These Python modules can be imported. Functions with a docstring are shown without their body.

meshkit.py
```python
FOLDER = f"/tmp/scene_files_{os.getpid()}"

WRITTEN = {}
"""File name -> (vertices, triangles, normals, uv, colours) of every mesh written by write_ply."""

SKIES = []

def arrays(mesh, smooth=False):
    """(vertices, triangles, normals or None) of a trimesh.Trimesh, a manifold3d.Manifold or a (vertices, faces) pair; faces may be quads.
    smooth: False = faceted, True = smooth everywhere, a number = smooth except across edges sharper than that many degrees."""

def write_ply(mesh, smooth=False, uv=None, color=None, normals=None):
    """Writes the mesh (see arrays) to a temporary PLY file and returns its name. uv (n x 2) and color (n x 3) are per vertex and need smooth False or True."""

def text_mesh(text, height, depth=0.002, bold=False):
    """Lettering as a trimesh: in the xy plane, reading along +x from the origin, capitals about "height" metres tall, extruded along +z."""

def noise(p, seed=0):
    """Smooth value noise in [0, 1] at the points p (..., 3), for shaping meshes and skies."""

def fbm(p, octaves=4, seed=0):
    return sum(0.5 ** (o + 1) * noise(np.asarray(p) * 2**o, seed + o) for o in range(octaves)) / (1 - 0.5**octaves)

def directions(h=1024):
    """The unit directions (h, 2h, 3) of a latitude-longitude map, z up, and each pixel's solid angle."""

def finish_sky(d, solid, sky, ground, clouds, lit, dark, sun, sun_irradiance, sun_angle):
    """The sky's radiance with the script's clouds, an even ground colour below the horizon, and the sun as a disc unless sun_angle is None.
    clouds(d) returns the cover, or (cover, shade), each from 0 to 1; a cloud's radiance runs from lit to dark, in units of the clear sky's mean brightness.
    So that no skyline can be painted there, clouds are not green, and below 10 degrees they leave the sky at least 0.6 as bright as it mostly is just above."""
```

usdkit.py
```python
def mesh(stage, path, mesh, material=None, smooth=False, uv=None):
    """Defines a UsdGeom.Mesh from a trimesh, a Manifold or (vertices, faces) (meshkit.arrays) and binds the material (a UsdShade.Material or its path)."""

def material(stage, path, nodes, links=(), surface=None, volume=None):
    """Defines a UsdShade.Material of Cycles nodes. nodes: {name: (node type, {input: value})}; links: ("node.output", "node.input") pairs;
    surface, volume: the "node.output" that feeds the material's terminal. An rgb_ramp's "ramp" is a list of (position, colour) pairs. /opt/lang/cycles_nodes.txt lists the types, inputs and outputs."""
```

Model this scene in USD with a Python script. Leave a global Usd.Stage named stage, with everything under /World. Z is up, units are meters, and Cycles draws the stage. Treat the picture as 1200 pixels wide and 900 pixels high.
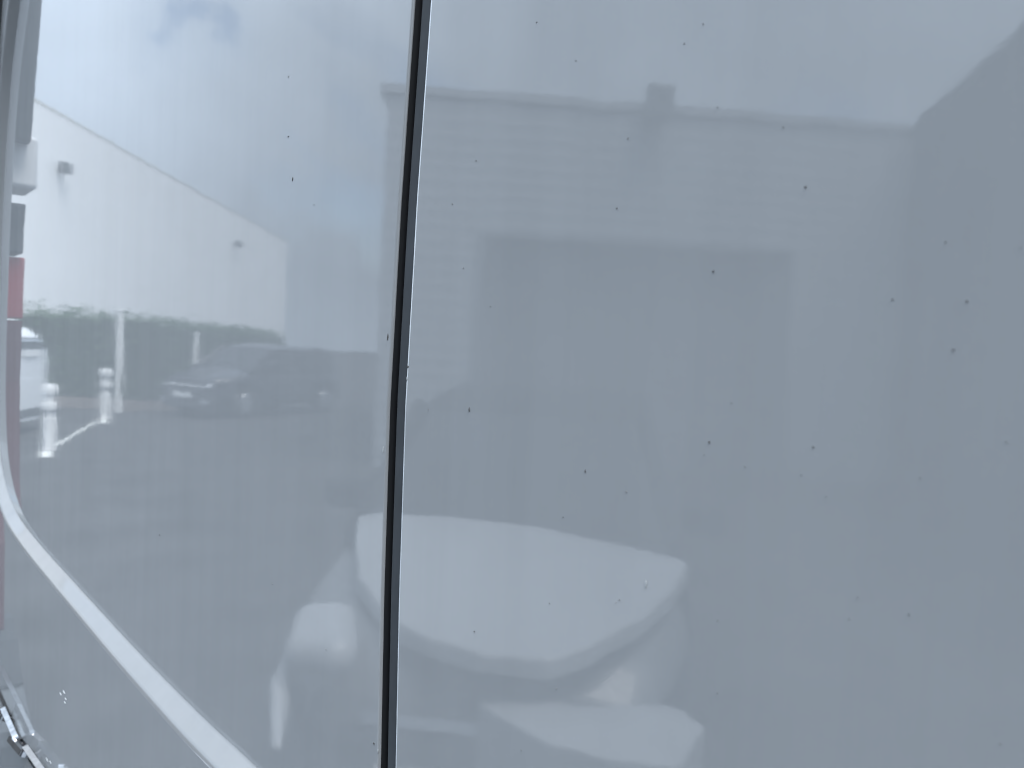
import math
import numpy as np
import trimesh
import manifold3d as m3
from shapely.geometry import Polygon, box as sbox
from pxr import Usd, UsdGeom, UsdLux, UsdShade, Gf, Sdf
import usdkit, meshkit

stage = Usd.Stage.CreateInMemory()
UsdGeom.SetStageUpAxis(stage, UsdGeom.Tokens.z)
UsdGeom.SetStageMetersPerUnit(stage, 1.0)
UsdGeom.Xform.Define(stage, '/World')
UsdGeom.Scope.Define(stage, '/World/Looks')
rng = np.random.default_rng(7)

# ------------------------------------------------------------------ camera
CAM = np.array([0.0, -0.27, 1.60])
YAW, PITCH, ROLL = math.radians(48.4), math.radians(2.5), math.atan(0.047)
r0 = np.array([math.cos(YAW), math.sin(YAW), 0.0])
f0 = np.array([-math.sin(YAW), math.cos(YAW), 0.0])
k0 = np.array([0, 0, 1.0])
Fw = f0 * math.cos(PITCH) - k0 * math.sin(PITCH)
Up = k0 * math.cos(PITCH) + f0 * math.sin(PITCH)
Rt = r0
# the phone is held a little anticlockwise
R2 = Rt * math.cos(ROLL) - Up * -math.sin(ROLL) * -1
R2 = Rt * math.cos(ROLL) - Up * math.sin(ROLL) * -1.0
U2 = Up * math.cos(ROLL) - Rt * math.sin(ROLL)
cam = UsdGeom.Camera.Define(stage, '/World/camera')
M = Gf.Matrix4d(*R2, 0, *U2, 0, *(-Fw), 0, *CAM, 1)
UsdGeom.Xformable(cam).AddTransformOp().Set(M)
cam.CreateHorizontalApertureAttr(36.0)
cam.CreateVerticalApertureAttr(27.0)
cam.CreateFocalLengthAttr(36.0 * 901 / 1200)
cam.CreateClippingRangeAttr(Gf.Vec2f(0.01, 1000))
EXPOSURE = 0.17
cam.CreateExposureAttr(EXPOSURE)
cam.CreateFStopAttr(12.0)                       # a phone's lens, focused on the paint: what it mirrors is a little soft
cam.CreateFocusDistanceAttr(0.55)

# ------------------------------------------------------------------ sky and sun (overcast)
SKY, CLOUD = 0.13, (10.6, 12.6, 15.1)      # the overcast sky is about three times brighter overhead than at the horizon
sun_dir = np.array([0.40, -0.03, 0.92]); sun_dir /= np.linalg.norm(sun_dir)
elev, rot = math.asin(sun_dir[2]), math.atan2(sun_dir[0], sun_dir[1])
skym = usdkit.material(stage, '/World/Looks/sky', {
    'sky': ('sky_texture', {'sky_type': 'single_scattering', 'sun_disc': False, 'sun_elevation': elev, 'sun_rotation': rot}),
    'co': ('texture_coordinate', {}),
    'n': ('noise_texture', {'scale': 3.2, 'detail': 6.0, 'roughness': 0.55, 'distortion': 0.4}),
    'cov': ('rgb_ramp', {'ramp': [(0.0, (0, 0, 0)), (0.30, (0.3, 0.3, 0.3)), (0.42, (1, 1, 1)), (1.0, (1, 1, 1))]}),
    'wob': ('noise_texture', {'scale': 9.0, 'detail': 5.0, 'roughness': 0.6}),
    'wv': ('vector_math', {'math_type': 'multiply_add', 'vector2': (0.20, 0.20, 0.20), 'vector3': (-0.10, -0.10, -0.10)}),
    'wadd': ('vector_math', {'math_type': 'add'}),
    'dist': ('vector_math', {'math_type': 'distance', 'vector2': (-0.893, -0.300, 0.345)}),
    'gap': ('rgb_ramp', {'ramp': [(0.0, (0.3, 0.3, 0.3)), (0.024, (0.4, 0.4, 0.4)), (0.036, (0.85, 0.85, 0.85)), (0.075, (1, 1, 1)), (1.0, (1, 1, 1))]}),
    'cg': ('mix_color', {'blend_type': 'multiply', 'fac': 1.0}),
    'mp': ('mapping', {'location': (2.0, 13.0, 7.0)}), 'n2': ('noise_texture', {'scale': 2.2, 'detail': 4.0, 'roughness': 0.5}),
    'tone': ('rgb_ramp', {'ramp': [(0.34, tuple(0.66 * c for c in CLOUD)), (0.66, tuple(1.45 * c for c in CLOUD))]}),
    'sz': ('separate_xyz', {}), 'zc': ('math', {'math_type': 'maximum', 'value2': 0.0}), 'z2': ('math', {'math_type': 'power', 'value2': 2.0}), 'grad': ('math', {'math_type': 'multiply_add', 'value2': 1.2, 'value3': 0.42}),
    'sg': ('vector_math', {'math_type': 'scale', 'scale': 1.9}),
    'tg': ('vector_math', {'math_type': 'scale'}),
    'mx': ('mix_color', {'use_clamp': False}),
    'bg': ('background_shader', {'strength': SKY}),
}, [('co.generated', 'n.vector'), ('n.fac', 'cov.fac'), ('co.generated', 'wob.vector'), ('wob.color', 'wv.vector1'), ('wv.vector', 'wadd.vector1'), ('co.generated', 'wadd.vector2'), ('wadd.vector', 'dist.vector1'), ('dist.value', 'gap.fac'), ('cov.color', 'cg.a'), ('gap.color', 'cg.b'), ('co.generated', 'mp.vector'), ('mp.vector', 'n2.vector'), ('n2.fac', 'tone.fac'),
    ('cg.result', 'mx.fac'), ('sky.color', 'sg.vector1'), ('sg.vector', 'mx.a'), ('co.generated', 'sz.vector'), ('sz.z', 'zc.value1'), ('zc.value', 'z2.value1'), ('z2.value', 'grad.value1'), ('tone.color', 'tg.vector1'), ('grad.value', 'tg.scale'), ('tg.vector', 'mx.b'), ('mx.result', 'bg.color')], surface='bg.background')
dome = UsdLux.DomeLight.Define(stage, '/World/sky')
dome.GetPrim().SetCustomDataByKey('label', 'overcast pale sky with one small blue gap')
dome.GetPrim().SetCustomDataByKey('category', 'sky')
dome.GetPrim().SetCustomDataByKey('kind', 'structure')
UsdShade.MaterialBindingAPI.Apply(dome.GetPrim()).Bind(skym)
sun = UsdLux.DistantLight.Define(stage, '/World/sun')
sun.CreateIntensityAttr(1.2); sun.CreateAngleAttr(28.0); sun.CreateNormalizeAttr(True)
sun.CreateColorAttr(Gf.Vec3f(1.0, 0.99, 0.98))
z = sun_dir; x = np.cross([0, 0, 1.0], z); x /= np.linalg.norm(x); y = np.cross(z, x)
UsdGeom.Xformable(sun).AddTransformOp().Set(Gf.Matrix4d(*x, 0, *y, 0, *z, 0, 0, 0, 20, 1))

# ------------------------------------------------------------------ helpers
used = set()
def numbered(parent, name):
    p, i = f'{parent}/{name}', 0
    while p in used or stage.GetPrimAtPath(p):
        i += 1
        p = f'{parent}/{name}_{i:03d}'
    used.add(p)
    return p
def tag(prim, label=None, cat=None, group=None, kind=None):
    p = prim.GetPrim() if hasattr(prim, 'GetPrim') else prim
    for k, v in (('label', label), ('category', cat), ('group', group), ('kind', kind)):
        if v: p.SetCustomDataByKey(k, v)
    return p
def thing(name, label, cat, loc=(0, 0, 0), rotz=0.0, group=None, kind=None):
    x = UsdGeom.Xform.Define(stage, numbered('/World', name))
    x.AddTranslateOp().Set(Gf.Vec3d(*map(float, loc)))
    if rotz: x.AddRotateZOp().Set(math.degrees(rotz))
    return tag(x, label, cat, group, kind)
def part(name, mesh, mat, parent='/World', smooth=False, label=None, kind=None):
    base = parent if isinstance(parent, str) else str(parent.GetPath())
    m = usdkit.mesh(stage, numbered(base, name), mesh, mat, smooth)
    if label or kind: tag(m, label, None, None, kind)
    return m.GetPrim()
def bx(x0, x1, y0, y1, z0, z1):
    b = trimesh.creation.box((x1 - x0, y1 - y0, z1 - z0))
    b.apply_translation(((x0 + x1) / 2, (y0 + y1) / 2, (z0 + z1) / 2))
    return b
def rbox(x0, x1, y0, y1, z0, z1, r=0.01, seg=16):
    s = m3.Manifold.sphere(r, seg)
    pts = [s.translate((a, b, c)) for a in (x0 + r, x1 - r) for b in (y0 + r, y1 - r) for c in (z0 + r, z1 - r)]
    return m3.Manifold.batch_hull(pts)
def cat(*ms):
    out = []
    for m in ms:
        if hasattr(m, 'to_mesh'):
            q = m.to_mesh(); m = trimesh.Trimesh(q.vert_properties[:, :3], q.tri_verts, process=False)
        out.append(m)
    return trimesh.util.concatenate(out)
def revolve(prof, sections=24):
    return trimesh.creation.revolve(np.array(prof), sections=sections)
def prism(poly, y0, y1):
    """polygon in (x, z), from y0 to y1"""
    m = trimesh.creation.extrude_polygon(poly, y1 - y0, engine='earcut')
    v = np.array(m.vertices); m.vertices = np.stack([v[:, 0], y0 + v[:, 2], v[:, 1]], 1)
    m.fix_normals()
    return m
def pal(name, nodes, links=(), surface='p.BSDF'):
    return usdkit.material(stage, '/World/Looks/' + name, nodes, links, surface=surface)
def plain(name, col, rough=0.6, metallic=0.0, spec=0.5, var=0.12, scale=6.0, coat=0.0, bump=0.0, bscale=60.0):
    c = np.array(col)
    nodes = {'co': ('geometry', {}), 'n': ('noise_texture', {'scale': scale, 'detail': 5.0}),
             'r': ('rgb_ramp', {'ramp': [(0.25, tuple(c * (1 - var))), (0.75, tuple(np.minimum(c * (1 + var), 1)))]}),
             'p': ('principled_bsdf', {'roughness': rough, 'metallic': metallic, 'coat_weight': coat, 'specular_ior_level': spec})}
    links = [('co.position', 'n.vector'), ('n.fac', 'r.fac'), ('r.color', 'p.base_color')]
    if bump:
        nodes['bn'] = ('noise_texture', {'scale': bscale, 'detail': 3.0})
        nodes['b'] = ('bump', {'strength': 1.0, 'distance': bump})
        links += [('co.position', 'bn.vector'), ('bn.fac', 'b.height'), ('b.normal', 'p.normal')]
    return pal(name, nodes, links)

# ------------------------------------------------------------------ materials
paint = pal('white_paint', {
    'co': ('geometry', {}),
    'n': ('noise_texture', {'scale': 3.0, 'detail': 6.0, 'roughness': 0.6}),
    'r': ('rgb_ramp', {'ramp': [(0.3, (0.262, 0.268, 0.271)), (0.7, (0.284, 0.289, 0.292))]}),
    'peel': ('noise_texture', {'scale': 170.0, 'detail': 2.0, 'roughness': 0.5}),
    'wave': ('noise_texture', {'scale': 26.0, 'detail': 1.0}),
    'b1': ('bump', {'strength': 1.0, 'distance': 0.000009}),
    'b2': ('bump', {'strength': 1.0, 'distance': 0.00006}),
    'rs': ('mapping', {'scale': (26.0, 26.0, 1.6)}), 'rn': ('noise_texture', {'scale': 1.0, 'detail': 5.0, 'roughness': 0.6}),
    'rr': ('rgb_ramp', {'ramp': [(0.30, (0.955, 0.955, 0.955)), (0.60, (1, 1, 1)), (0.72, (1.0, 1.0, 1.0)), (0.82, (1.05, 1.045, 1.03))]}),
    'rm': ('mix_color', {'blend_type': 'multiply', 'fac': 1.0, 'use_clamp': False}),
    'fs': ('mapping', {'scale': (1.0, 1.0, 0.35)}), 'fn': ('noise_texture', {'scale': 22.0, 'detail': 6.0, 'roughness': 0.65}),
    'fr': ('map_range', {'from_min': 0.45, 'from_max': 0.8, 'to_min': 0.030, 'to_max': 0.065, 'clamp': True}),
    'p': ('principled_bsdf', {'roughness': 0.6, 'specular_ior_level': 0.0, 'coat_weight': 1.0, 'coat_roughness': 0.014, 'coat_ior': 1.84}),
}, [('co.position', 'n.vector'), ('n.fac', 'r.fac'), ('co.position', 'rs.vector'), ('rs.vector', 'rn.vector'), ('rn.fac', 'rr.fac'), ('r.color', 'rm.a'), ('rr.color', 'rm.b'), ('rm.result', 'p.base_color'), ('co.position', 'peel.vector'), ('co.position', 'wave.vector'),
    ('peel.fac', 'b1.height'), ('wave.fac', 'b2.height'), ('co.position', 'fs.vector'), ('fs.vector', 'fn.vector'), ('fn.fac', 'fr.value'), ('fr.result', 'p.coat_roughness'), ('b1.normal', 'b2.normal'), ('b2.normal', 'p.coat_normal')])
seal = plain('rubber_seal', (0.04, 0.045, 0.05), 0.85, var=0.2, scale=40)
black = plain('black_void', (0.006, 0.007, 0.009), 0.8)
trim = plain('black_trim', (0.045, 0.05, 0.055), 0.7, spec=0.15)
edge_highlight = plain('edge_highlight', (0.66, 0.68, 0.69), 0.35, var=0.25, scale=70, coat=1.0)  # paler than the panel paint: the edge's highlight line put into the colour
grey_plastic = plain('grey_plastic', (0.10, 0.11, 0.12), 0.7, spec=0.15)
white_plastic = plain('white_plastic', (0.68, 0.69, 0.69), 0.4)
red_lens = plain('red_lens', (0.30, 0.008, 0.018), 0.5, spec=0.15)
red_dull = plain('red_lens_dark', (0.085, 0.009, 0.015), 0.6, spec=0.1)
dirt_faint = plain('dirt_faint', (0.20, 0.20, 0.195), 0.9, var=0.3, scale=300)
dirt = plain('dirt', (0.085, 0.083, 0.08), 0.9, var=0.4, scale=300)
dirt_pale = plain('dirt_pale', (0.33, 0.34, 0.34), 0.9, var=0.2, scale=300)
splash = plain('dry_splash', (0.8, 0.8, 0.79), 0.8)
steel = plain('polished_steel', (0.48, 0.48, 0.49), 0.12, metallic=1.0, var=0.25, scale=60, bump=0.0003, bscale=120)
asphalt = plain('asphalt', (0.040, 0.041, 0.042), 0.95, spec=0.1, var=0.35, scale=1.6, bump=0.004, bscale=90)
road_paint = plain('road_paint', (0.62, 0.62, 0.58), 0.8, var=0.2, scale=9)
wall_white = plain('white_cladding', (0.86, 0.86, 0.85), 0.6, var=0.03, scale=0.5)
coping = plain('wall_coping', (0.55, 0.54, 0.48), 0.5)
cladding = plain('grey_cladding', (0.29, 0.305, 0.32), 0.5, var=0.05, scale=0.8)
door_grey = plain('door_grey', (0.145, 0.155, 0.165), 0.6, spec=0.2, var=0.08)
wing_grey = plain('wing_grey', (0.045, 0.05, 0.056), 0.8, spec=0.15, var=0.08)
dark_metal = plain('dark_metal', (0.06, 0.065, 0.07), 0.4)
hedge_core = plain('hedge_core', (0.03, 0.045, 0.025), 0.9)
leafm = pal('hedge_leaf', {
    'i': ('geometry', {}), 'r': ('rgb_ramp', {'ramp': [(0.0, (0.065, 0.12, 0.05)), (0.5, (0.11, 0.18, 0.085)), (1.0, (0.18, 0.25, 0.13))]}),
    'p': ('principled_bsdf', {'roughness': 0.55}), 't': ('translucent_bsdf', {}), 'm': ('mix_closure', {'fac': 0.25})},
    [('i.random_per_island', 'r.fac'), ('r.color', 'p.base_color'), ('r.color', 't.color'), ('p.BSDF', 'm.closure1'), ('t.BSDF', 'm.closure2')], surface='m.closure')
post_white = plain('post_white', (0.78, 0.78, 0.76), 0.55, var=0.08, scale=14)
car_white = plain('car_white', (0.76, 0.77, 0.77), 0.35, var=0.02, coat=1.0)
car_dark = plain('car_dark', (0.018, 0.02, 0.026), 0.35, var=0.1, coat=0.15)
car_matt = plain('car_matt', (0.016, 0.018, 0.02), 0.7, spec=0.1)
car_body = plain('car_body', (0.10, 0.105, 0.11), 0.4, var=0.03, coat=0.3)
car_sky_sheen = plain('car_sky_sheen', (0.29, 0.30, 0.31), 0.5, var=0.06, scale=3.0, coat=0.12)  # paler copy of the car's body paint, sky reflection put into the colour
glass_dark = plain('dark_glass', (0.012, 0.014, 0.016), 0.15, spec=0.25)
tyre_m = plain('tyre', (0.02, 0.02, 0.021), 0.85)
rim_m = plain('rim', (0.45, 0.46, 0.47), 0.35, metallic=0.8)
chrome = plain('chrome', (0.75, 0.76, 0.78), 0.12, metallic=1.0)
lamp_glass = plain('lamp_glass', (0.55, 0.57, 0.6), 0.1, coat=1.0)
plate_m = plain('plate', (0.72, 0.72, 0.70), 0.5)
brick_low = plain('low_wall', (0.20, 0.17, 0.15), 0.85, var=0.2, scale=5)

# ------------------------------------------------------------------ ground
g = trimesh.creation.box((240, 240, 0.2)); g.apply_translation((0, 0, -0.1))
tag(part('ground', g, asphalt), 'dark asphalt of the yard around the van', 'ground', kind='structure')

# ------------------------------------------------------------------ the yard, laid out from the camera's foot:
# a point "R metres to the right and F metres ahead" of the mirrored view, folded back over the van's side (y -> -y)
def yard(Rm, Fm):
    p = CAM[:2] + Rm * r0[:2] + Fm * f0[:2]
    return np.array([p[0], -p[1]])
def ydir(Rm, Fm):
    p = Rm * r0[:2] + Fm * f0[:2]
    p = np.array([p[0], -p[1]])
    return p / np.linalg.norm(p)

# ------------------------------------------------------------------ THE VAN
H = 0.017                                    # depth of the pressed recess
van = thing('white_van', 'white van side with pressed window recess and open vertical panel gap', 'van', (0, 0, 0))
def seam_x(zz):
    zz = np.clip(np.asarray(zz, float), 1.30, 1.84)
    return np.interp(zz, [1.30, 1.44, 1.56, 1.69, 1.84], [-0.4188, -0.4240, -0.4258, -0.4222, -0.4142])
GAP = 0.0195
def ysurf(x, zz):
    """gentle outward bow of the pressed sheet, flat at the camera side, turning in towards the rear"""
    return BOW * np.maximum(0, -0.55 - x) ** 2 + 0.0 * zz
BOW = 0.0
def lower_y(zz):
    """below the recess the side turns under: it leans inwards down to the rubbing height"""
    return 0.0 * np.clip(1.195 - np.asarray(zz, float), 0, 0.36)
def sheet(poly, y0, edge=0.06, name=None, bow=True):
    v, f = trimesh.creation.triangulate_polygon(poly, engine='earcut')
    m = trimesh.Trimesh(np.c_[v[:, 0], np.zeros(len(v)), v[:, 1]], f, process=False)
    vv, ff = trimesh.remesh.subdivide_to_size(m.vertices, m.faces, edge)
    m = trimesh.Trimesh(vv, ff)
    m.vertices[:, 1] = y0 + (ysurf(m.vertices[:, 0], m.vertices[:, 2]) if bow else 0) + (lower_y(m.vertices[:, 2]) if y0 < 0 else 0)
    n = m.face_normals[:, 1].mean()
    if n > 0: m.invert()
    return m
def smooth_curve(pts, n=260):
    from scipy.interpolate import PchipInterpolator
    p = np.array(pts); s = np.r_[0, np.cumsum(np.linalg.norm(np.diff(p, axis=0), axis=1))]
    from scipy.interpolate import CubicSpline
    t = np.linspace(0, s[-1], n)
    c = np.c_[PchipInterpolator(s, p[:, 0])(t), PchipInterpolator(s, p[:, 1])(t)]
    for _ in range(6): c[1:-1] = 0.25 * c[:-2] + 0.5 * c[1:-1] + 0.25 * c[2:]
    return c
SILL = 1.2295
def base_curve_left():
    xs = float(seam_x(1.3))
    return smooth_curve([(xs, 2.345), (-0.9, 2.345), (-1.45, 2.345), (-1.62, 2.335), (-1.70, 2.30), (-1.755, 2.262), (-1.795, 2.2195), (-1.883, 2.0765), (-1.940, 1.87),
                         (-1.965, 1.66), (-1.972, 1.50), (-1.955, 1.392), (-1.912, 1.318), (-1.855, 1.281), (-1.79, 1.2570), (-1.71, 1.2415), (-1.59, 1.2335), (-1.41, SILL + .0005), (-1.01, SILL),
                         (-0.75, 1.2335), (-0.60, 1.241), (xs, 1.247)])
PROFILE = [(0.0, 0.0), (0.0012, -0.0005), (0.0024, -0.0020), (0.0128, -0.0136), (0.0142, -0.0152), (0.0162, -0.0164), (0.0190, -H)]
def shelf(curve, outward=1):
    t = np.gradient(curve, axis=0); t /= np.linalg.norm(t, axis=1, keepdims=True)
    nrm = np.c_[t[:, 1], -t[:, 0]] * outward
    rows = [np.c_[curve[:, 0] + o * nrm[:, 0], np.full(len(curve), yy) + ysurf(curve[:, 0], curve[:, 1]), curve[:, 1] + o * nrm[:, 1]] for o, yy in PROFILE]
    v = np.concatenate(rows); n = len(curve); f = []
    for r in range(len(rows) - 1):
        i = np.arange(n - 1) + r * n
        f.append(np.c_[i, i + 1, i + 1 + n, i + n])
    f = np.concatenate(f); f = np.vstack([f[:, [0, 1, 2]], f[:, [0, 2, 3]]])
    m = trimesh.Trimesh(v, f, process=False)
    if m.face_normals[:, 1].mean() > 0: m.invert()
    return m, rows[-1][:, [0, 2]]
cl = base_curve_left()
sh, outer = shelf(cl, -1)
if outer[:, 0].min() > cl[:, 0].min(): sh, outer = shelf(cl, 1)
zz = np.linspace(1.247, 2.345, 60)
seam_edge = np.c_[seam_x(zz), zz]
rec_poly = Polygon(np.vstack([cl, seam_edge[1:-1]])).buffer(0)
part('left_recess_panel', sheet(rec_poly, 0.0), paint, van, smooth=25)
part('recess_rim', sh, paint, van, smooth=50)
zL = np.linspace(0.45, 2.42, 60)
zB = np.linspace(0.45, outer[-1][1], 20); zT = np.linspace(outer[0][1], 2.42, 10)
frame_poly = Polygon(np.vstack([[(-2.12, 0.45)], np.c_[seam_x(zB), zB], outer[::-1], np.c_[seam_x(zT), zT], [(-2.12, 2.42)]])).buffer(0)
part('left_lower_panel', sheet(frame_poly, -H, bow=True), paint, van, smooth=25)
# rolled edge of the left panel along the gap
def rolled(xs_fn, sgn, r=0.0017, depth=0.0019, z0=1.24, z1=2.345, y0=0.0):
    zz = np.linspace(z0, z1, 80); X = xs_fn(zz); rows = []
    for a in np.linspace(0, math.pi / 2, 7):
        rows.append(np.c_[X + sgn * r * math.sin(a), np.full(80, y0 + r * (1 - math.cos(a))) + (lower_y(zz) if y0 < 0 else 0), zz])
    rows.append(np.c_[X + sgn * r, np.full(80, y0 + depth) + (lower_y(zz) if y0 < 0 else 0), zz])
    v = np.concatenate(rows); f = []
    for k in range(len(rows) - 1):
        i = np.arange(79) + k * 80
        f.append(np.c_[i, i + 1, i + 81, i + 80])
    f = np.concatenate(f); f = np.vstack([f[:, [0, 1, 2]], f[:, [0, 2, 3]]])
    m = trimesh.Trimesh(v, f, process=False)
    mid = m.face_normals[:500].mean(0)
    if m.face_normals[:, 0].mean() * sgn < 0: m.invert()
    return m
part('left_panel_edge', rolled(seam_x, 1), paint, van, smooth=60)
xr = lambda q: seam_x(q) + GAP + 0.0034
part('right_panel_edge', rolled(xr, -1, r=0.0034), edge_highlight, van, smooth=60)
part('left_panel_edge', rolled(seam_x, 1, z0=0.45, z1=1.238, y0=-H), paint, van, smooth=60)
part('right_panel_edge', rolled(xr, -1, r=0.0034, z0=0.45, z1=1.238, y0=-H), paint, van, smooth=60)
# dark gap floor and the rubber seal standing in its right half
part('gap_floor', cat(bx(-0.47, -0.36, 0.024, 0.03, 1.21, 2.42), bx(-0.47, -0.36, 0.075, 0.08, 0.45, 1.21)), black, van)
def gap_wall():
    zz = np.linspace(0.46, 2.41, 90); X = seam_x(zz) + 0.00165; rows = [np.c_[X, np.full(90, yy) + lower_y(zz), zz] for yy in (0.0019, 0.0238)]
    v = np.concatenate(rows); i = np.arange(89); f = np.c_[i, i + 90, i + 91, i + 1]; f = np.vstack([f[:, [0, 1, 2]], f[:, [0, 2, 3]]])
    m = trimesh.Trimesh(v, f, process=False)
    if m.face_normals[:, 0].mean() < 0: m.invert()
    return m
part('gap_wall', gap_wall(), black, van)
def seal_mesh():
    zz = np.linspace(0.5, 2.40, 90); X = seam_x(zz); rows = []
    for ox, oy in [(0.0064, 0.022), (0.0064, 0.0046), (0.0068, 0.0039), (0.0075, 0.0035), (0.0120, 0.0032), (0.0185, 0.0034), (0.0200, 0.0040), (0.0205, 0.0070), (0.0205, 0.022)]:
        rows.append(np.c_[X + ox, np.full(90, oy) + lower_y(zz), zz])
    v = np.concatenate(rows); f = []
    for k in range(len(rows) - 1):
        i = np.arange(89) + k * 90
        f.append(np.c_[i, i + 90, i + 91, i + 1])
    f = np.concatenate(f); f = np.vstack([f[:, [0, 1, 2]], f[:, [0, 2, 3]]])
    m = trimesh.Trimesh(v, f, process=False)
    if m.face_normals[:, 1].mean() > 0: m.invert()
    return m
part('rubber_seal', seal_mesh(), seal, van, smooth=50)
# right panel
def base_curve_right():
    xs = float(xr(1.3))
    return smooth_curve([(xs, 1.240), (-0.2, 1.246), (0.3, 1.246), (0.72, 1.246), (0.80, 1.255), (0.85, 1.29), (0.862, 1.40), (0.862, 1.8), (0.862, 2.2), (0.85, 2.30), (0.80, 2.337), (0.70, 2.345), (0.3, 2.345), (xs, 2.345)])
cr = base_curve_right()
shr, outr = shelf(cr, 1)
if outr[:, 0].max() < cr[:, 0].max(): shr, outr = shelf(cr, -1)
right_poly = Polygon(np.vstack([cr, np.c_[xr(zz[::-1]), zz[::-1]][1:-1]])).buffer(0)
part('right_recess_panel', sheet(right_poly, 0.0, bow=False), paint, van, smooth=25)
part('recess_rim', shr, paint, van, smooth=50)
zB = np.linspace(0.45, outr[0][1], 20); zT = np.linspace(outr[-1][1], 2.42, 10)
fr = Polygon(np.vstack([np.c_[xr(zB), zB], outr, np.c_[xr(zT), zT], [(1.02, 2.42), (1.02, 0.45)]])).buffer(0)
part('right_lower_panel', sheet(fr, -H, bow=False), paint, van, smooth=25)
# the rest of the body, so that the side stands on something: roof, floor, sill, wheels
part('body_shell', cat(bx(-2.118, 1.018, 0.082, 1.9, 0.46, 2.40)), trim, van)
part('roof', rbox(-2.16, 1.05, -0.012, 1.94, 2.423, 2.52, 0.045), paint, van, smooth=40)
part('sill_trim', rbox(-2.12, 1.02, 0.02, 0.10, 0.34, 0.448, 0.01), trim, van, smooth=40)
for wx in (-1.30, 0.55):
    for wy in (0.06, 1.68):
        ty = trimesh.creation.cylinder(0.335, 0.2, sections=40); ty.apply_transform(trimesh.transformations.rotation_matrix(math.pi / 2, (1, 0, 0))); ty.apply_translation((wx, wy + 0.05, 0.335))
        wt = part('wheel', ty, tyre_m, van, smooth=40)
        rm = trimesh.creation.cylinder(0.2, 0.012, sections=32); rm.apply_transform(trimesh.transformations.rotation_matrix(math.pi / 2, (1, 0, 0))); rm.apply_translation((wx, wy - 0.054 if wy < 1 else wy + 0.154, 0.335))
        part('rim', rm, rim_m, wt, smooth=40)
# rear corner: trim strips, hinge, tall tail lamp, bumper corner; all stand a few centimetres proud of the side
def edge_block(edge, p, left=-2.145, r=0.006):
    """edge: (x, z) points of the right-hand outline, top to bottom; p: how far it stands out"""
    poly = Polygon([*edge, (left, edge[-1][1]), (left, edge[0][1])]).buffer(-r).buffer(r)
    return prism(poly, -p, -H - 0.0005)
part('pillar_trim', edge_block([(-1.862, 2.38), (-1.870, 2.27), (-1.951, 2.02), (-1.957, 2.000)], 0.050), trim, van)
part('door_hinge', rbox(-2.13, -1.995, -0.072, -0.012, 1.905, 2.022, 0.012), white_plastic, van, smooth=40)
part('pillar_trim', edge_block([(-2.000, 1.872), (-2.020, 1.815), (-2.024, 1.765)], 0.050), trim, van)
lamp = part('tail_lamp', edge_block([(-2.057, 1.615), (-2.070, 1.475), (-2.050, 1.25), (-2.000, 1.12), (-1.99, 0.925)], 0.056), red_dull, van)
part('upper_lens', edge_block([(-2.040, 1.757), (-2.054, 1.619)], 0.056), red_lens, lamp)
part('bumper_corner', edge_block([(-2.10, 0.915), (-2.04, 0.885), (-1.985, 0.83), (-1.965, 0.80)], 0.090), trim, van)
part('bumper_corner', edge_block([(-1.958, 0.796), (-1.905, 0.776), (-1.868, 0.748), (-1.868, 0.715), (-1.905, 0.65), (-2.0, 0.57)], 0.090), grey_plastic, van)

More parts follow.
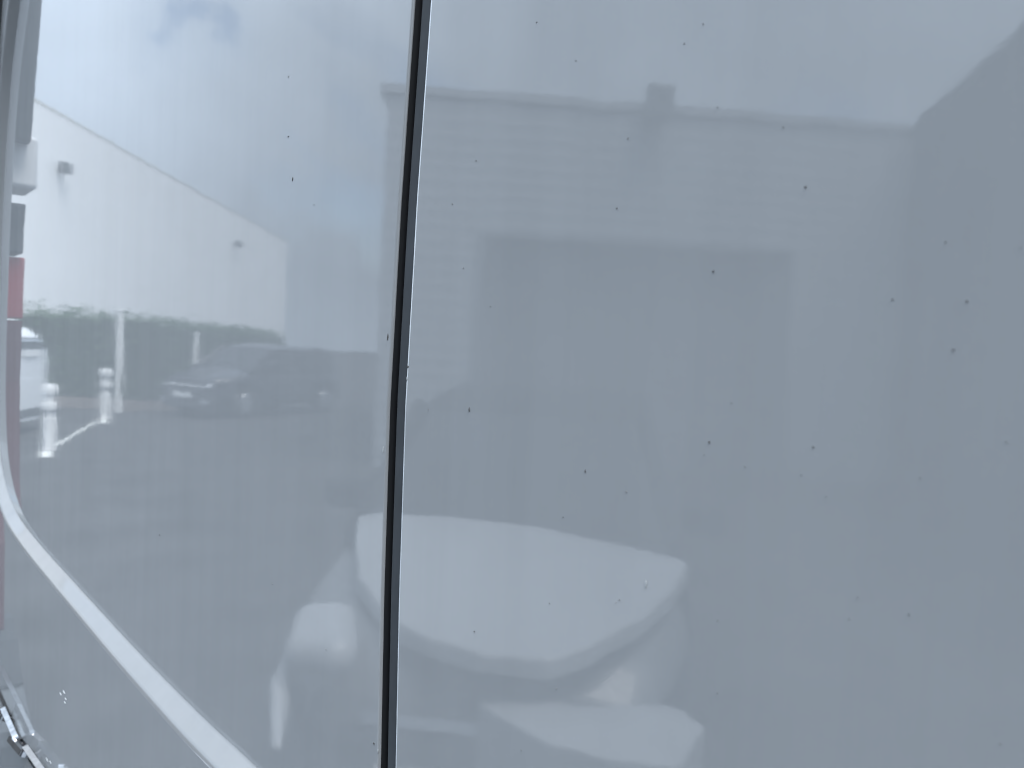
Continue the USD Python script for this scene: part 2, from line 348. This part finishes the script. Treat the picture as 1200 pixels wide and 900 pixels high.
# ------------------------------------------------------------------ dirt specks on the paint (world x, z from the camera's view of the flat panel)
def on_panel(px, py, y0):
    X, Y = px - 600.0, py - 450.0
    u = math.cos(ROLL) * X + math.sin(ROLL) * Y; v = math.cos(ROLL) * Y - math.sin(ROLL) * X
    q = Fw + u / 901 * Rt - v / 901 * Up
    return CAM + (y0 - CAM[1]) / q[1] * q
def on_lower(px, py, gap=0.0):
    y0 = -H
    for _ in range(12):
        c = on_panel(px, py, y0 - gap); y0 = -H + float(lower_y(c[2]))
    return c
SPECKS = [(944, 219, 2.2), (836, 318, 2), (1046, 351, 1.8), (1133, 353, 2.2), (1117, 410, 2), (831, 518, 2), (825, 533, 1.2), (857, 472, 1), (873, 547, 1.3), (953, 524, 1.8), (939, 557, 1), (968, 582, 1.1),
          (1079, 560, 1), (1179, 518, 1.4), (1005, 700, 1.2), (1065, 720, 1.2), (995, 725, 1), (841, 727, 1.1), (841, 812, 1.1), (1172, 871, 1.2), (629, 26, 1.2), (675, 71, 1), (802, 51, 1.2), (824, 28, 1.2), (736, 162, 1.4),
          (723, 244, 1.6), (558, 188, 1.1), (530, 239, 1), (532, 127, .8), (918, 149, 1.4), (841, 126, 1), (575, 359, 1), (511, 393, .9), (534, 395, .9), (502, 480, 1), (534, 515, .8), (637, 315, .9), (639, 346, .9), (543, 314, 1),
          (682, 478, .8), (556, 740, 1.1), (580, 764, .9), (644, 707, 1.1), (726, 703, 1.5), (722, 706, 1), (660, 606, 1.1), (734, 576, 1.3), (652, 807, 1), (632, 847, .9), (611, 879, 1), (1108, 284, 1), (1196, 290, 1),
          (382, 761, 1), (391, 580, .8), (338, 90, 1.1), (338, 160, 1.2), (368, 240, 1.1), (301, 245, .8), (163, 486, .9), (219, 218, .8), (187, 627, 1), (212, 680, .7), (449, 525, 1), (48, 551, .9), (319, 684, 1)]
def blob(c, rx, rz, y0, seed, tilt=0.0, h=0.00035):
    q = np.random.default_rng(seed); n = 11
    a = np.arange(n) * 2 * math.pi / n; rad = 0.75 + 0.45 * q.random(n)
    e = np.c_[rx * rad * np.cos(a), rz * rad * np.sin(a)]
    e = e @ np.array([[math.cos(tilt), math.sin(tilt)], [-math.sin(tilt), math.cos(tilt)]])
    ring = np.c_[c[0] + e[:, 0], np.full(n, y0 - 0.00004), c[2] + e[:, 1]]
    ring2 = np.c_[c[0] + 0.6 * e[:, 0], np.full(n, y0 - h), c[2] + 0.6 * e[:, 1]]
    v = np.vstack([ring, ring2, [[c[0], y0 - h * 1.1, c[2]]]]); f = []
    for i in range(n):
        j = (i + 1) % n
        f += [[i, j, n + j], [i, n + j, n + i], [n + i, n + j, 2 * n]]
    m = trimesh.Trimesh(v, np.array(f), process=False)
    if m.face_normals[:, 1].mean() > 0: m.invert()
    return m
def speck(px, py, rx, rz, mat=dirt, tilt=0.0, seed=0, y0=0.0, name='dirt_speck'):
    c = on_panel(px, py, y0) if y0 == 0 else on_lower(px, py)
    q = c - CAM; D = q @ Fw; s = D / 901; fx = abs(q[1]) / np.linalg.norm(q)
    part(name, blob(c, 0.55 * rx * s / max(fx, .12), 0.55 * rz * s, c[1], seed, tilt), mat, van)
for i, (px, py, r) in enumerate(SPECKS):
    if r < 1.0: continue
    speck(px, py, r, r * (0.9 + 0.5 * rng.random()), dirt if r >= 1.8 or i % 5 == 0 else dirt_faint, 0, i)
speck(550, 480, 1.5, 5.0, dirt, 0.10, 101, name='scratch'); speck(686, 552, 1.0, 4.0, dirt, 0.25, 102, name='scratch')
speck(343, 210, 1.0, 4.5, dirt, -0.2, 103, name='scratch'); speck(757, 684, 2.2, 10, dirt_pale, 0.08, 104, name='dirt_smear')
speck(478, 430, 1.6, 3.0, dirt, 0, 105, name='paint_chip'); speck(477, 444, 1.0, 5.0, dirt_pale, 0, 106, name='paint_chip')
speck(454.5, 395, 1.6, 8.0, dirt, 0, 107, name='paint_chip'); speck(449, 527, 1.4, 9.0, dirt_pale, 0, 108, name='paint_chip')
speck(438, 871, 1.6, 2.0, dirt, 0, 109, name='paint_chip'); speck(443, 880, 1.0, 5.0, dirt_pale, 0, 110, name='paint_chip')
for i, (px, py, r) in enumerate([(75, 811, 2.0), (71, 813, 1.5), (77, 819, 1.3), (76, 823, 1.2), (55, 890, 2.0), (59, 893, 1.4)]):
    speck(px, py, r, r, splash, 0, 200 + i, -H, name='dry_splash')

# ------------------------------------------------------------------ steel chain lying against the lower panel
chain = thing('steel_chain', 'polished flat link steel chain against the lower panel beneath the rim', 'chain', (0, 0, 0))
def flat_link(length, height, bar, thick):
    o = sbox(-length / 2 + 0.008, -height / 2 + 0.008, length / 2 - 0.008, height / 2 - 0.008).buffer(0.008, quad_segs=4)
    i = sbox(-length / 2 + bar + 0.003, -height / 2 + bar + 0.003, length / 2 - bar - 0.003, height / 2 - bar - 0.003).buffer(0.003, quad_segs=3)
    m = trimesh.creation.extrude_polygon(o.difference(i), thick, engine='earcut')
    m.apply_translation((0, 0, -thick / 2))
    return m
rx90 = trimesh.transformations.rotation_matrix(math.pi / 2, (1, 0, 0))
ends = [on_lower(px, py, 0.008) for (px, py) in ((-14, 792), (7, 838), (20, 868), (34, 884), (52, 910), (72, 934))]
for i in range(len(ends) - 1):
    a, b = ends[i], ends[i + 1]
    L = np.linalg.norm(b - a)
    m = flat_link(L * 1.22, 0.029, 0.0075, 0.008)
    m.apply_transform(rx90)
    m.apply_transform(trimesh.transformations.rotation_matrix(math.radians(20 if i % 2 else 62), (1, 0, 0)))
    d = (b - a) / L
    m.apply_transform(trimesh.transformations.rotation_matrix(-math.atan2(d[2], d[0]), (0, 1, 0)))
    m.apply_translation((a + b) / 2)
    part('link', m, steel, chain)

# ------------------------------------------------------------------ white warehouse, far left of the mirrored view
def frame(p, d):
    """rotation (about z) that sends local x to d"""
    return math.atan2(d[1], d[0])
A, B = yard(-10.75, 12.0), yard(-12.1, 40.6)
d = (B - A) / np.linalg.norm(B - A); L = np.linalg.norm(B - A)
side = np.array([-d[1], d[0]])
mid_yard = yard(0, 15)
sgn = 1.0 if np.dot(mid_yard - A, side) > 0 else -1.0       # local +y * sgn faces the yard
wh = thing('white_warehouse', 'tall plain white warehouse with small wall lamps beyond the hedge', 'warehouse', (*A, 0), frame(A, d))
def yb(a, b): return (min(sgn * a, sgn * b), max(sgn * a, sgn * b))
part('wall', bx(0, L, *yb(-12, 0), 0, 6.68), wall_white, wh)
part('coping', bx(-0.05, L + 0.05, *yb(-12.05, 0.004), 6.682, 6.75), coping, wh)
for s in (6.6, 20.0, 4.4):
    zl = 5.45 if s > 5 else 6.95
    if s > 5:
        lm = cat(rbox(s - 0.13, s + 0.13, *yb(0.05, 0.24), zl - 0.12, zl + 0.14, 0.03, 10), bx(s - 0.03, s + 0.03, *yb(0.002, 0.1), zl - 0.03, zl + 0.03))
        part('wall_lamp', lm, dark_metal, wh)
    else:
        part('roof_vent', cat(rbox(s - 0.12, s + 0.2, *yb(-0.4, -0.1), 6.74, 7.3, 0.03, 10)), dark_metal, wh)
for s in np.arange(3, L - 1, 6.0):
    part('wall_joint', bx(s - 0.012, s + 0.012, *yb(0.0005, 0.004), 0.1, 6.6), coping, wh)

# ------------------------------------------------------------------ corrugated building with roller door, and its wing
A, B = yard(-1.76, 9.95), yard(5.32, 10.65)
d = (B - A) / np.linalg.norm(B - A); L = np.linalg.norm(B - A)
side = np.array([-d[1], d[0]])
sgn = 1.0 if np.dot(yard(0, 2) - A, side) > 0 else -1.0
cb = thing('corrugated_building', 'grey corrugated metal building with wide recessed door facing the van', 'building', (*A, 0), frame(A, d))
HT = 4.86
D0, D1, DH = 1.33, 5.46, 3.06
# horizontal ribs as a folded profile, cut round the door
def ribs(x0, x1, z0, z1):
    pitch = 0.19; zs = []; n = int(round((z1 - z0) / pitch)); pitch = (z1 - z0) / n
    prof = []
    for i in range(n):
        a = z0 + i * pitch
        prof += [(0.0, a), (0.0, a + pitch * 0.45), (0.004, a + pitch * 0.6), (0.004, a + pitch * 0.88)]
    prof.append((0.0, z1))
    v, f = [], []
    for (o, zc) in prof: v += [(x0, sgn * (0.01 + o), zc), (x1, sgn * (0.01 + o), zc)]
    for i in range(len(prof) - 1): f += [[2 * i, 2 * i + 1, 2 * i + 3], [2 * i, 2 * i + 3, 2 * i + 2]]
    m = trimesh.Trimesh(np.array(v), np.array(f), process=False)
    return m
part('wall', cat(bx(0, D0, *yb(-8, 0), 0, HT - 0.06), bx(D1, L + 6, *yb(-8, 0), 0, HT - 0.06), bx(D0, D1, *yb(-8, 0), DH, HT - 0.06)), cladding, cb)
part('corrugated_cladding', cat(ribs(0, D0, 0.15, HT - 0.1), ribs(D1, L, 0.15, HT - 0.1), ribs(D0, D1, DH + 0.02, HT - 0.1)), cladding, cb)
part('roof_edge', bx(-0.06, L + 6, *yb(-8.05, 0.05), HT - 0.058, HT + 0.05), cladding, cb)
part('door_frame', cat(bx(D0 - 0.08, D0, *yb(-0.3, 0.06), 0, DH + 0.08), bx(D1, D1 + 0.08, *yb(-0.3, 0.06), 0, DH + 0.08), bx(D0, D1, *yb(-0.3, 0.06), DH, DH + 0.08)), door_grey, cb)
for i in range(17):
    z0 = i * DH / 17
    part('door_slat', bx(D0, D1, *yb(-0.32, -0.26 + 0.003 * (i % 2)), z0 + 0.001, z0 + DH / 17 - 0.001), door_grey, cb)
sl = 3.49
part('roof_floodlight', cat(rbox(sl - 0.17, sl + 0.17, *yb(0.10, 0.34), HT - 0.24, HT + 0.24, 0.05, 10), bx(sl - 0.05, sl + 0.05, *yb(-0.1, 0.16), HT + 0.0, HT + 0.1)), dark_metal, cb)
A2, B2 = yard(5.27, 10.6), yard(4.0, 3.6)
d2 = (B2 - A2) / np.linalg.norm(B2 - A2); L2 = np.linalg.norm(B2 - A2)
s2 = np.array([-d2[1], d2[0]]); g2 = 1.0 if np.dot(yard(0, 6) - A2, s2) > 0 else -1.0
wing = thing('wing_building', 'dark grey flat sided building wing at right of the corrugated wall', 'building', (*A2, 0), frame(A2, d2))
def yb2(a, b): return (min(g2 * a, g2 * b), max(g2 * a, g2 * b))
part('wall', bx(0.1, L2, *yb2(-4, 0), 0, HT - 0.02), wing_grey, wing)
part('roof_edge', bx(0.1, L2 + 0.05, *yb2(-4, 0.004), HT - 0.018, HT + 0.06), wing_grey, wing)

# ------------------------------------------------------------------ hedge with fence posts
hp = [yard(-10.3, 16.25), yard(-7.6, 16.0), yard(-7.0, 18.5), yard(-6.5, 21.0)]
hh = [2.05, 1.95, 1.85, 1.75]
hedge = thing('clipped_hedge', 'clipped grey green hedge behind white fence posts before the white warehouse', 'hedge', (0, 0, 0))
core, lv, lf = [], [], []
for (p, q, ha, hb) in zip(hp[:-1], hp[1:], hh[:-1], hh[1:]):
    dd = q - p; ln = np.linalg.norm(dd); dd /= ln; nn = np.array([-dd[1], dd[0]])
    b = bx(0, ln, -0.22, 0.22, 0.25, min(ha, hb) - 0.12)
    T = np.eye(4); T[:2, 0] = dd; T[:2, 1] = nn; T[:2, 3] = p
    b.apply_transform(T); core.append(b)
    n = int(9000 * ln / 3)
    s, o, hz = rng.random(n) * ln, (rng.random(n) - 0.5) * 0.66, rng.random(n)
    top = ha + (hb - ha) * s / ln + 0.05 * np.sin(s * 7) + 0.05 * rng.normal(size=n)
    zc = 0.22 + hz * (top - 0.22)
    keep = rng.random(n) < (0.55 + 0.45 * (np.sin(zc * 2 * math.pi / 0.42) > -0.3))
    s, o, zc = s[keep], o[keep], zc[keep]; n = len(s)
    c = np.c_[p[0] + dd[0] * s + nn[0] * o, p[1] + dd[1] * s + nn[1] * o, zc]
    a = rng.normal(size=(n, 3)); a /= np.linalg.norm(a, axis=1, keepdims=True)
    b2 = np.cross(a, rng.normal(size=(n, 3))); b2 /= np.linalg.norm(b2, axis=1, keepdims=True)
    sz = 0.035 + 0.03 * rng.random((n, 1)); st = sum(len(q2) for q2 in lv)
    lv.append(np.stack([c - a * sz, c + b2 * sz * .5, c + a * sz, c - b2 * sz * .5], 1).reshape(-1, 3))
    i = st + 4 * np.arange(n)
    lf += [np.c_[i, i + 1, i + 2], np.c_[i, i + 2, i + 3]]
part('stems', cat(*core), hedge_core, hedge)
part('foliage', trimesh.Trimesh(np.concatenate(lv), np.concatenate(lf), process=False), leafm, hedge, kind='stuff')
lw = thing('low_wall', 'low brownish kerb wall at the foot of the clipped hedge', 'wall', (0, 0, 0))
for (p, q) in zip(hp[:-1], hp[1:]):
    dd = q - p; ln = np.linalg.norm(dd); dd /= ln
    b = bx(0, ln, -0.40, 0.40, 0, 0.2); T = np.eye(4); T[:2, 0] = dd; T[:2, 1] = (-dd[1], dd[0]); T[:2, 3] = p; b.apply_transform(T)
    part('block', b, brick_low, lw)
for (Rp, Fp, hgt, txt) in [(-7.84, 15.3, 2.0, 'slim white fence post behind the farther bollard'), (-6.86, 16.6, 1.62, 'short white fence post beside the dark parked car'), (-10.05, 15.3, 1.9, 'white fence post at the far end of the hedge')]:
    c = yard(Rp, Fp)
    t = thing('fence_post', txt, 'post', (*c, 0))
    part('shaft', bx(-0.045, 0.045, -0.045, 0.045, 0, hgt), post_white, t)
    part('cap', cat(rbox(-0.055, 0.055, -0.055, 0.055, hgt + 0.001, hgt + 0.05, 0.012, 10)), post_white, t)

# ------------------------------------------------------------------ bollards and painted edge
def bollard(Rp, Fp, label, h=0.88, r=0.075):
    c = yard(Rp, Fp)
    t = thing('bollard', label, 'bollard', (*c, 0))
    part('shaft', revolve([(0, 0), (r * 1.15, 0), (r * 1.1, 0.03), (r, 0.06), (r, h * 0.48), (0.0, h * 0.48)]), post_white, t, smooth=40)
    part('neck', revolve([(0, h * 0.482), (r * .72, h * 0.482), (r * .72, h * 0.60), (0, h * 0.60)]), post_white, t, smooth=40)
    part('collar', revolve([(0, h * 0.602), (r * 1.0, h * 0.602), (r * 1.12, h * 0.64), (r * 1.12, h * 0.68), (r, h * 0.72), (0, h * 0.72)]), post_white, t, smooth=40)
    part('upper_neck', revolve([(0, h * 0.722), (r * .78, h * 0.722), (r * .78, h * 0.83), (0, h * 0.83)]), post_white, t, smooth=40)
    part('head', revolve([(0, h * 0.832), (r * .95, h * 0.832), (r * 1.08, h * 0.88), (r * 1.05, h * 0.94), (r * .75, h * 0.985), (0, h)]), post_white, t, smooth=40)
bollard(-6.07, 10.1, 'white ringed bollard nearest the white vehicle')
bollard(-7.46, 14.1, 'farther white ringed bollard in front of the slim fence post', 0.93, 0.085)
def strip(p, q, w, name, label, zt=0.006):
    dd = q - p; ln = np.linalg.norm(dd); dd /= ln
    b = bx(0, ln, -w / 2, w / 2, 0.004, zt); T = np.eye(4); T[:2, 0] = dd; T[:2, 1] = (-dd[1], dd[0]); T[:2, 3] = p; b.apply_transform(T)
    tag(part(name, b, road_paint), label, 'road marking', kind='structure')
strip(yard(-5.75, 9.5), yard(-6.02, 9.95), 0.12, 'painted_line', 'short white painted line at the nearest bollard foot')
strip(yard(-6.15, 10.3), yard(-7.25, 13.4), 0.05, 'painted_line', 'thin worn white line between the two bollards')
strip(yard(-7.05, 13.3), yard(-7.45, 14.0), 0.14, 'painted_line', 'short white painted line at the farther bollard foot')

# ------------------------------------------------------------------ cars
def car(name, label, center_front, heading, mat, top=None, L=4.2, W=1.76, HB=0.98, HR=1.48, style='hatch', nose=0.62):
    """center_front: ground point under the middle of the nose; local x runs forward, the origin under the car's middle"""
    top = top or mat
    hd = np.array(heading) / np.linalg.norm(heading)
    c = np.array(center_front) - hd * L / 2
    t = thing(name, label, 'car', (*c, 0), math.atan2(hd[1], hd[0]))
    hl = L / 2
    hood = L * 0.235
    topx = [-hl, -hl + 0.10, -hl + 0.4, hl - hood, hl - 0.22, hl - 0.07, hl]
    topz = [0.70, HB - 0.04, HB + 0.02, HB, HB - 0.14, HB - 0.24, HB - 0.36]
    def hw(xx): return (W / 2) * (1 - 0.30 * np.clip((np.abs(xx) - hl * 0.50) / (hl * 0.50), 0, 1) ** 2.6)
    def zt(xx): return np.interp(xx, topx, topz)
    zb = 0.20
    xs = np.r_[np.linspace(-hl, -hl + .3, 8), np.linspace(-hl + .36, hl - .5, 26), np.linspace(hl - .46, hl, 14)]
    nphi = 40; phi = np.arange(nphi) * 2 * math.pi / nphi; rows = []
    for xx in xs:
        zm, hz = (zt(xx) + zb) / 2, (zt(xx) - zb) / 2
        n = 4.2
        cy, sy = np.cos(phi), np.sin(phi)
        rows.append(np.c_[np.full(nphi, xx), hw(xx) * np.sign(cy) * np.abs(cy) ** (2 / n), zm + hz * np.sign(sy) * np.abs(sy) ** (2 / n)])
    v = np.concatenate(rows); f = []
    for i in range(len(xs) - 1):
        a = np.arange(nphi) + i * nphi; b = (np.arange(nphi) + 1) % nphi + i * nphi
        f.append(np.c_[a, b, b + nphi, a + nphi])
    f = np.concatenate(f); f = np.vstack([f[:, [0, 1, 2]], f[:, [0, 2, 3]]])
    c0, c1 = len(v), len(v) + 1
    v = np.vstack([v, rows[0].mean(0), rows[-1].mean(0)])
    a = np.arange(nphi); b = (a + 1) % nphi; e = (len(xs) - 1) * nphi
    f = np.vstack([f, np.c_[b, a, np.full(nphi, c0)], np.c_[a + e, b + e, np.full(nphi, c1)]])
    body = trimesh.Trimesh(v, f, process=False); body.fix_normals()
    man = m3.Manifold(m3.Mesh(np.asarray(body.vertices, np.float32), np.asarray(body.faces, np.uint32)))
    axles = (hl - 0.80, -hl + 0.78); wr = 0.315
    for ax in axles:
        for s in (-1, 1):
            cyl = m3.Manifold.cylinder(0.34, wr + 0.06, wr + 0.06, 40).rotate((90, 0, 0)).translate((ax, s * (W / 2 - 0.10) + 0.17, wr + 0.02))
            man = man - cyl
    part('body', man, mat, t, smooth=28)
    # glasshouse
    gx = [-hl + 0.12, -hl + 0.45, -hl + 1.0, -0.1, 0.32, hl - hood + 0.02]
    gz = [HB - 0.02, HR - 0.12, HR - 0.03, HR, HR - 0.06, HB - 0.03]
    xg = np.linspace(gx[0], gx[-1], 40); rows = []
    def prof_g(grow, xg):
        rws = []
        for xx in xg:
            zz = max(np.interp(xx, gx, gz), HB - 0.03) + grow
            s = np.linspace(0, 1, 14); half = []
            w0 = hw(np.array(xx)) - 0.05
            for q in s:
                zq = HB - 0.06 + (zz - HB + 0.06) * q
                tum = 1 - 0.20 * ((zq - HB + 0.06) / (HR - HB)) - 0.16 * max(0, (q - 0.86) / 0.14) ** 2
                half.append((w0 * tum + grow, zq))
            half = np.array(half)
            full = np.vstack([half, np.c_[-half[::-1, 0], half[::-1, 1]]])
            rws.append(np.c_[np.full(len(full), xx), full])
        return rws
    def skin(rws):
        n = len(rws[0]); v = np.concatenate(rws); f = []
        for i in range(len(rws) - 1):
            a = np.arange(n) + i * n; b = (np.arange(n) + 1) % n + i * n
            f.append(np.c_[a, b, b + n, a + n])
        f = np.concatenate(f); f = np.vstack([f[:, [0, 1, 2]], f[:, [0, 2, 3]]])
        c0, c1 = len(v), len(v) + 1; v = np.vstack([v, rws[0].mean(0), rws[-1].mean(0)])
        a = np.arange(n); b = (a + 1) % n; e = (len(rws) - 1) * n
        f = np.vstack([f, np.c_[b, a, np.full(n, c0)], np.c_[a + e, b + e, np.full(n, c1)]])
        m = trimesh.Trimesh(v, f, process=False); m.fix_normals(); return m
    gl = skin(prof_g(0.0, xg)); part('windows', gl, glass_dark, t, smooth=28)
    rf = skin(prof_g(0.008, xg)); rman = m3.Manifold(m3.Mesh(np.asarray(rf.vertices, np.float32), np.asarray(rf.faces, np.uint32)))
    rman = rman.trim_by_plane((0, 0, 1), HR - 0.10)
    part('roof', rman, top, t, smooth=28)
    for s in (-1, 1):
        for (xa, za, xb2, zb2, wd) in [(hl - hood - 0.03, HB - 0.02, 0.36, HR - 0.09, 0.035), (-0.05, HB - 0.03, -0.16, HR - 0.09, 0.045), (-hl + 0.95, HB - 0.03, -hl + 0.85, HR - 0.10, 0.06)]:
            pts = []
            for (xx, zq) in ((xa, za), (xb2, zb2)):
                tum = 1 - 0.20 * ((zq - HB + 0.06) / (HR - HB)); yy = s * ((hw(np.array(xx)) - 0.05) * tum - 0.01)
                pts.append(m3.Manifold.sphere(wd, 10).translate((xx, float(yy), zq)))
            part('pillar', m3.Manifold.batch_hull(pts), top, t, smooth=40)
        mb = rbox(0.52, 0.68, *sorted((s * (W / 2 - 0.02), s * (W / 2 + 0.17))), HB + 0.02, HB + 0.17, 0.045, 12)
        part('mirror', mb, top, t, smooth=40)
    for ax in axles:
        for s in (-1, 1):
            ty = m3.Manifold.cylinder(0.20, wr, wr, 36, True).rotate((90, 0, 0)).translate((ax, s * (W / 2 - 0.13), wr))
            w = part('wheel', ty, tyre_m, t, smooth=40)
            rmm = m3.Manifold.cylinder(0.014, 0.20, 0.19, 28, True).rotate((90, 0, 0)).translate((ax, s * (W / 2 - 0.024), wr))
            part('rim', rmm, rim_m, w, smooth=40)
    # things laid on the nose: find the skin along x for a patch in (y, z)
    def nose_x(yz, sign=1):
        yz = np.asarray(yz, float); lo = np.zeros(len(yz)); hi = np.full(len(yz), hl)
        def inside(xx):
            zm, hz = (zt(xx) + zb) / 2, (zt(xx) - zb) / 2
            return (np.abs(yz[:, 0]) / hw(xx)) ** 4.2 + (np.abs(yz[:, 1] - zm) / hz) ** 4.2 < 1
        for _ in range(40):
            mid = (lo + hi) / 2; ins = inside(mid); lo = np.where(ins, mid, lo); hi = np.where(ins, hi, mid)
        return lo
    def patch(name, poly, off, mat, smooth=30, label=None):
        v2, f2 = trimesh.creation.triangulate_polygon(poly, engine='earcut')
        vv, ff = trimesh.remesh.subdivide_to_size(np.c_[v2, np.zeros(len(v2))], f2, 0.04)
        m = trimesh.Trimesh(vv, ff); m.merge_vertices()
        xx = nose_x(m.vertices[:, :2])
        m = trimesh.Trimesh(np.c_[xx + off, m.vertices[:, 0], m.vertices[:, 1]], m.faces, process=False)
        if m.face_normals[:, 0].mean() < 0: m.invert()
        part(name, m, mat, t, smooth=smooth, label=label)
    z1 = HB - 0.36
    patch('grille', sbox(-0.46, z1 - 0.09, 0.46, z1 + 0.045).buffer(0.02), 0.008, dark_metal)
    patch('grille_bar', sbox(-0.50 if top is mat else -0.30, z1 + 0.012, 0.50 if top is mat else 0.30, z1 + 0.030).buffer(0.006), 0.022, chrome)
    patch('lower_grille', sbox(-0.42, 0.27, 0.42, 0.36).buffer(0.02), 0.008, dark_metal)
    patch('licence_plate', sbox(-0.26, z1 - 0.22, 0.26, z1 - 0.115), 0.02, plate_m)
    for s in (-1, 1):
        hlp = Polygon([(s * 0.50, z1 - 0.03), (s * 0.53, z1 + 0.05), (s * 0.74, z1 + 0.13), (s * 0.76, z1 + 0.02), (s * 0.66, z1 - 0.05)]).buffer(0.012)
        patch('headlight', hlp, 0.010, glass_dark)
        patch('headlight_lens', Polygon([(s * 0.55, z1 - 0.01), (s * 0.57, z1 + 0.045), (s * 0.66, z1 + 0.07), (s * 0.64, z1 - 0.01)]), 0.020, lamp_glass if top is mat else glass_dark)
        patch('bumper_intake', Polygon([(s * 0.50, 0.27), (s * 0.50, 0.40), (s * 0.62, 0.47), (s * 0.72, 0.40), (s * 0.72, 0.27)]).buffer(0.02), 0.008, dark_metal)
        if top is mat: patch('fog_lamp', Polygon([(s * 0.58 + 0.05 * math.cos(q), 0.34 + 0.05 * math.sin(q)) for q in np.linspace(0, 6.0, 12)]), 0.018, lamp_glass)
    return t, c, math.atan2(hd[1], hd[0])
sc, sc_c, sc_a = car('near_car', 'grey hatchback with sky sheen painted on its bonnet, parked nose towards the van, nearest of the cars', yard(-0.11, 2.27), ydir(-0.14, -0.99), car_body, top=car_matt, L=3.7, W=1.50, HB=0.80, HR=1.40)
def to_car(Rm, Fm, zz):
    p = yard(Rm, Fm) - sc_c
    return (p[0] * math.cos(sc_a) + p[1] * math.sin(sc_a), -p[0] * math.sin(sc_a) + p[1] * math.cos(sc_a), zz)
def panel(name, pts, thick, mat, r=0.012):
    # a pressed panel with rounded edges over the outline pts (R, F, z)
    q = np.array([to_car(*p) for p in pts])
    from scipy.interpolate import splprep, splev
    A0 = np.c_[q[:, 0], q[:, 1], np.ones(len(q))]; co, *_ = np.linalg.lstsq(A0, q[:, 2], rcond=None)
    poly = Polygon(q[:, :2]).buffer(-0.05).buffer(0.05, quad_segs=6)
    layers = []
    for off, dz in ((0.0, -thick), (0.0, -0.016), (-0.006, -0.005), (-0.016, 0.0)):
        layers.append((poly.buffer(off), dz))
    ext = np.array(poly.exterior.coords)[:-1]; n = len(ext); cen = ext.mean(0); v = []; f = []
    for k, (off, dz) in enumerate(((0.0, -thick), (0.0, -0.016), (0.012, -0.005), (0.03, 0.0), (0.3, 0.014), (0.65, 0.024))):
        w = ext + (cen - ext) * off
        v.append(np.c_[w, w @ co[:2] + co[2] + dz])
        if k: a = np.arange(n) + (k - 1) * n; b = (np.arange(n) + 1) % n + (k - 1) * n; f += [np.c_[a, b, b + n], np.c_[a, b + n, a + n]]
    v = np.vstack(v + [[[*cen, cen @ co[:2] + co[2] + 0.026]], [[*cen, cen @ co[:2] + co[2] - thick]]])
    a = np.arange(n) + 5 * n; b = (np.arange(n) + 1) % n + 5 * n
    f += [np.c_[a, b, np.full(n, 6 * n)], np.c_[(np.arange(n) + 1) % n, np.arange(n), np.full(n, 6 * n + 1)]]
    m = trimesh.Trimesh(v, np.concatenate(f), process=False); m.fix_normals()
    part(name, m, mat, sc, smooth=40)
panel('bonnet', [(-0.66, 3.48, .88), (-0.63, 3.2, .845), (-0.59, 2.98, .81), (-0.52, 2.71, .775), (-0.44, 2.56, .755), (-0.34, 2.39, .735), (-0.22, 2.29, .72), (-0.06, 2.21, .71), (0.14, 2.18, .715), (0.26, 2.25, .73), (0.44, 2.42, .76), (0.60, 2.64, .80), (0.71, 2.89, .84), (0.21, 3.18, .86), (-0.36, 3.42, .88)], 0.06, car_sky_sheen)
panel('bumper', [(-0.13, 2.32, .55), (0.07, 2.31, .55), (0.15, 2.24, .55), (0.56, 2.28, .55), (0.60, 2.16, .55), (0.48, 1.93, .55), (0.30, 1.96, .55), (0.14, 2.03, .55)], 0.22, car_sky_sheen)
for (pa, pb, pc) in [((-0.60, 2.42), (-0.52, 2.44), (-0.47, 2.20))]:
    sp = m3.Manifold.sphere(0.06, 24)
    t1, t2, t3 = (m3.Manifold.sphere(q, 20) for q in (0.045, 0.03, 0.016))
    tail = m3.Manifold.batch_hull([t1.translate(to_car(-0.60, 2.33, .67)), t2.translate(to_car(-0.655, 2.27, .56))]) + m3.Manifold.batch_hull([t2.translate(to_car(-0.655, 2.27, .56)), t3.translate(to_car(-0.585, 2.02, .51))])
    part('front_wing', tail + m3.Manifold.batch_hull([sp.translate(to_car(*pa, .70)), sp.translate(to_car(*pb, .70)), sp.translate(to_car(*pc, .69)), sp.translate(to_car(-0.58, 2.26, .67))]), car_sky_sheen, sc, smooth=40)
car('dark_car', 'dark hatchback parked by the hedge near the farther bollard', yard(-6.35, 14.85), ydir(-0.45, -0.89), car_dark, L=3.9)
car('white_vehicle', 'tall white vehicle parked beside the nearest bollard', yard(-7.28, 11.6), ydir(1.0, 0.2), car_white, L=5.0, HB=1.75, HR=2.35)
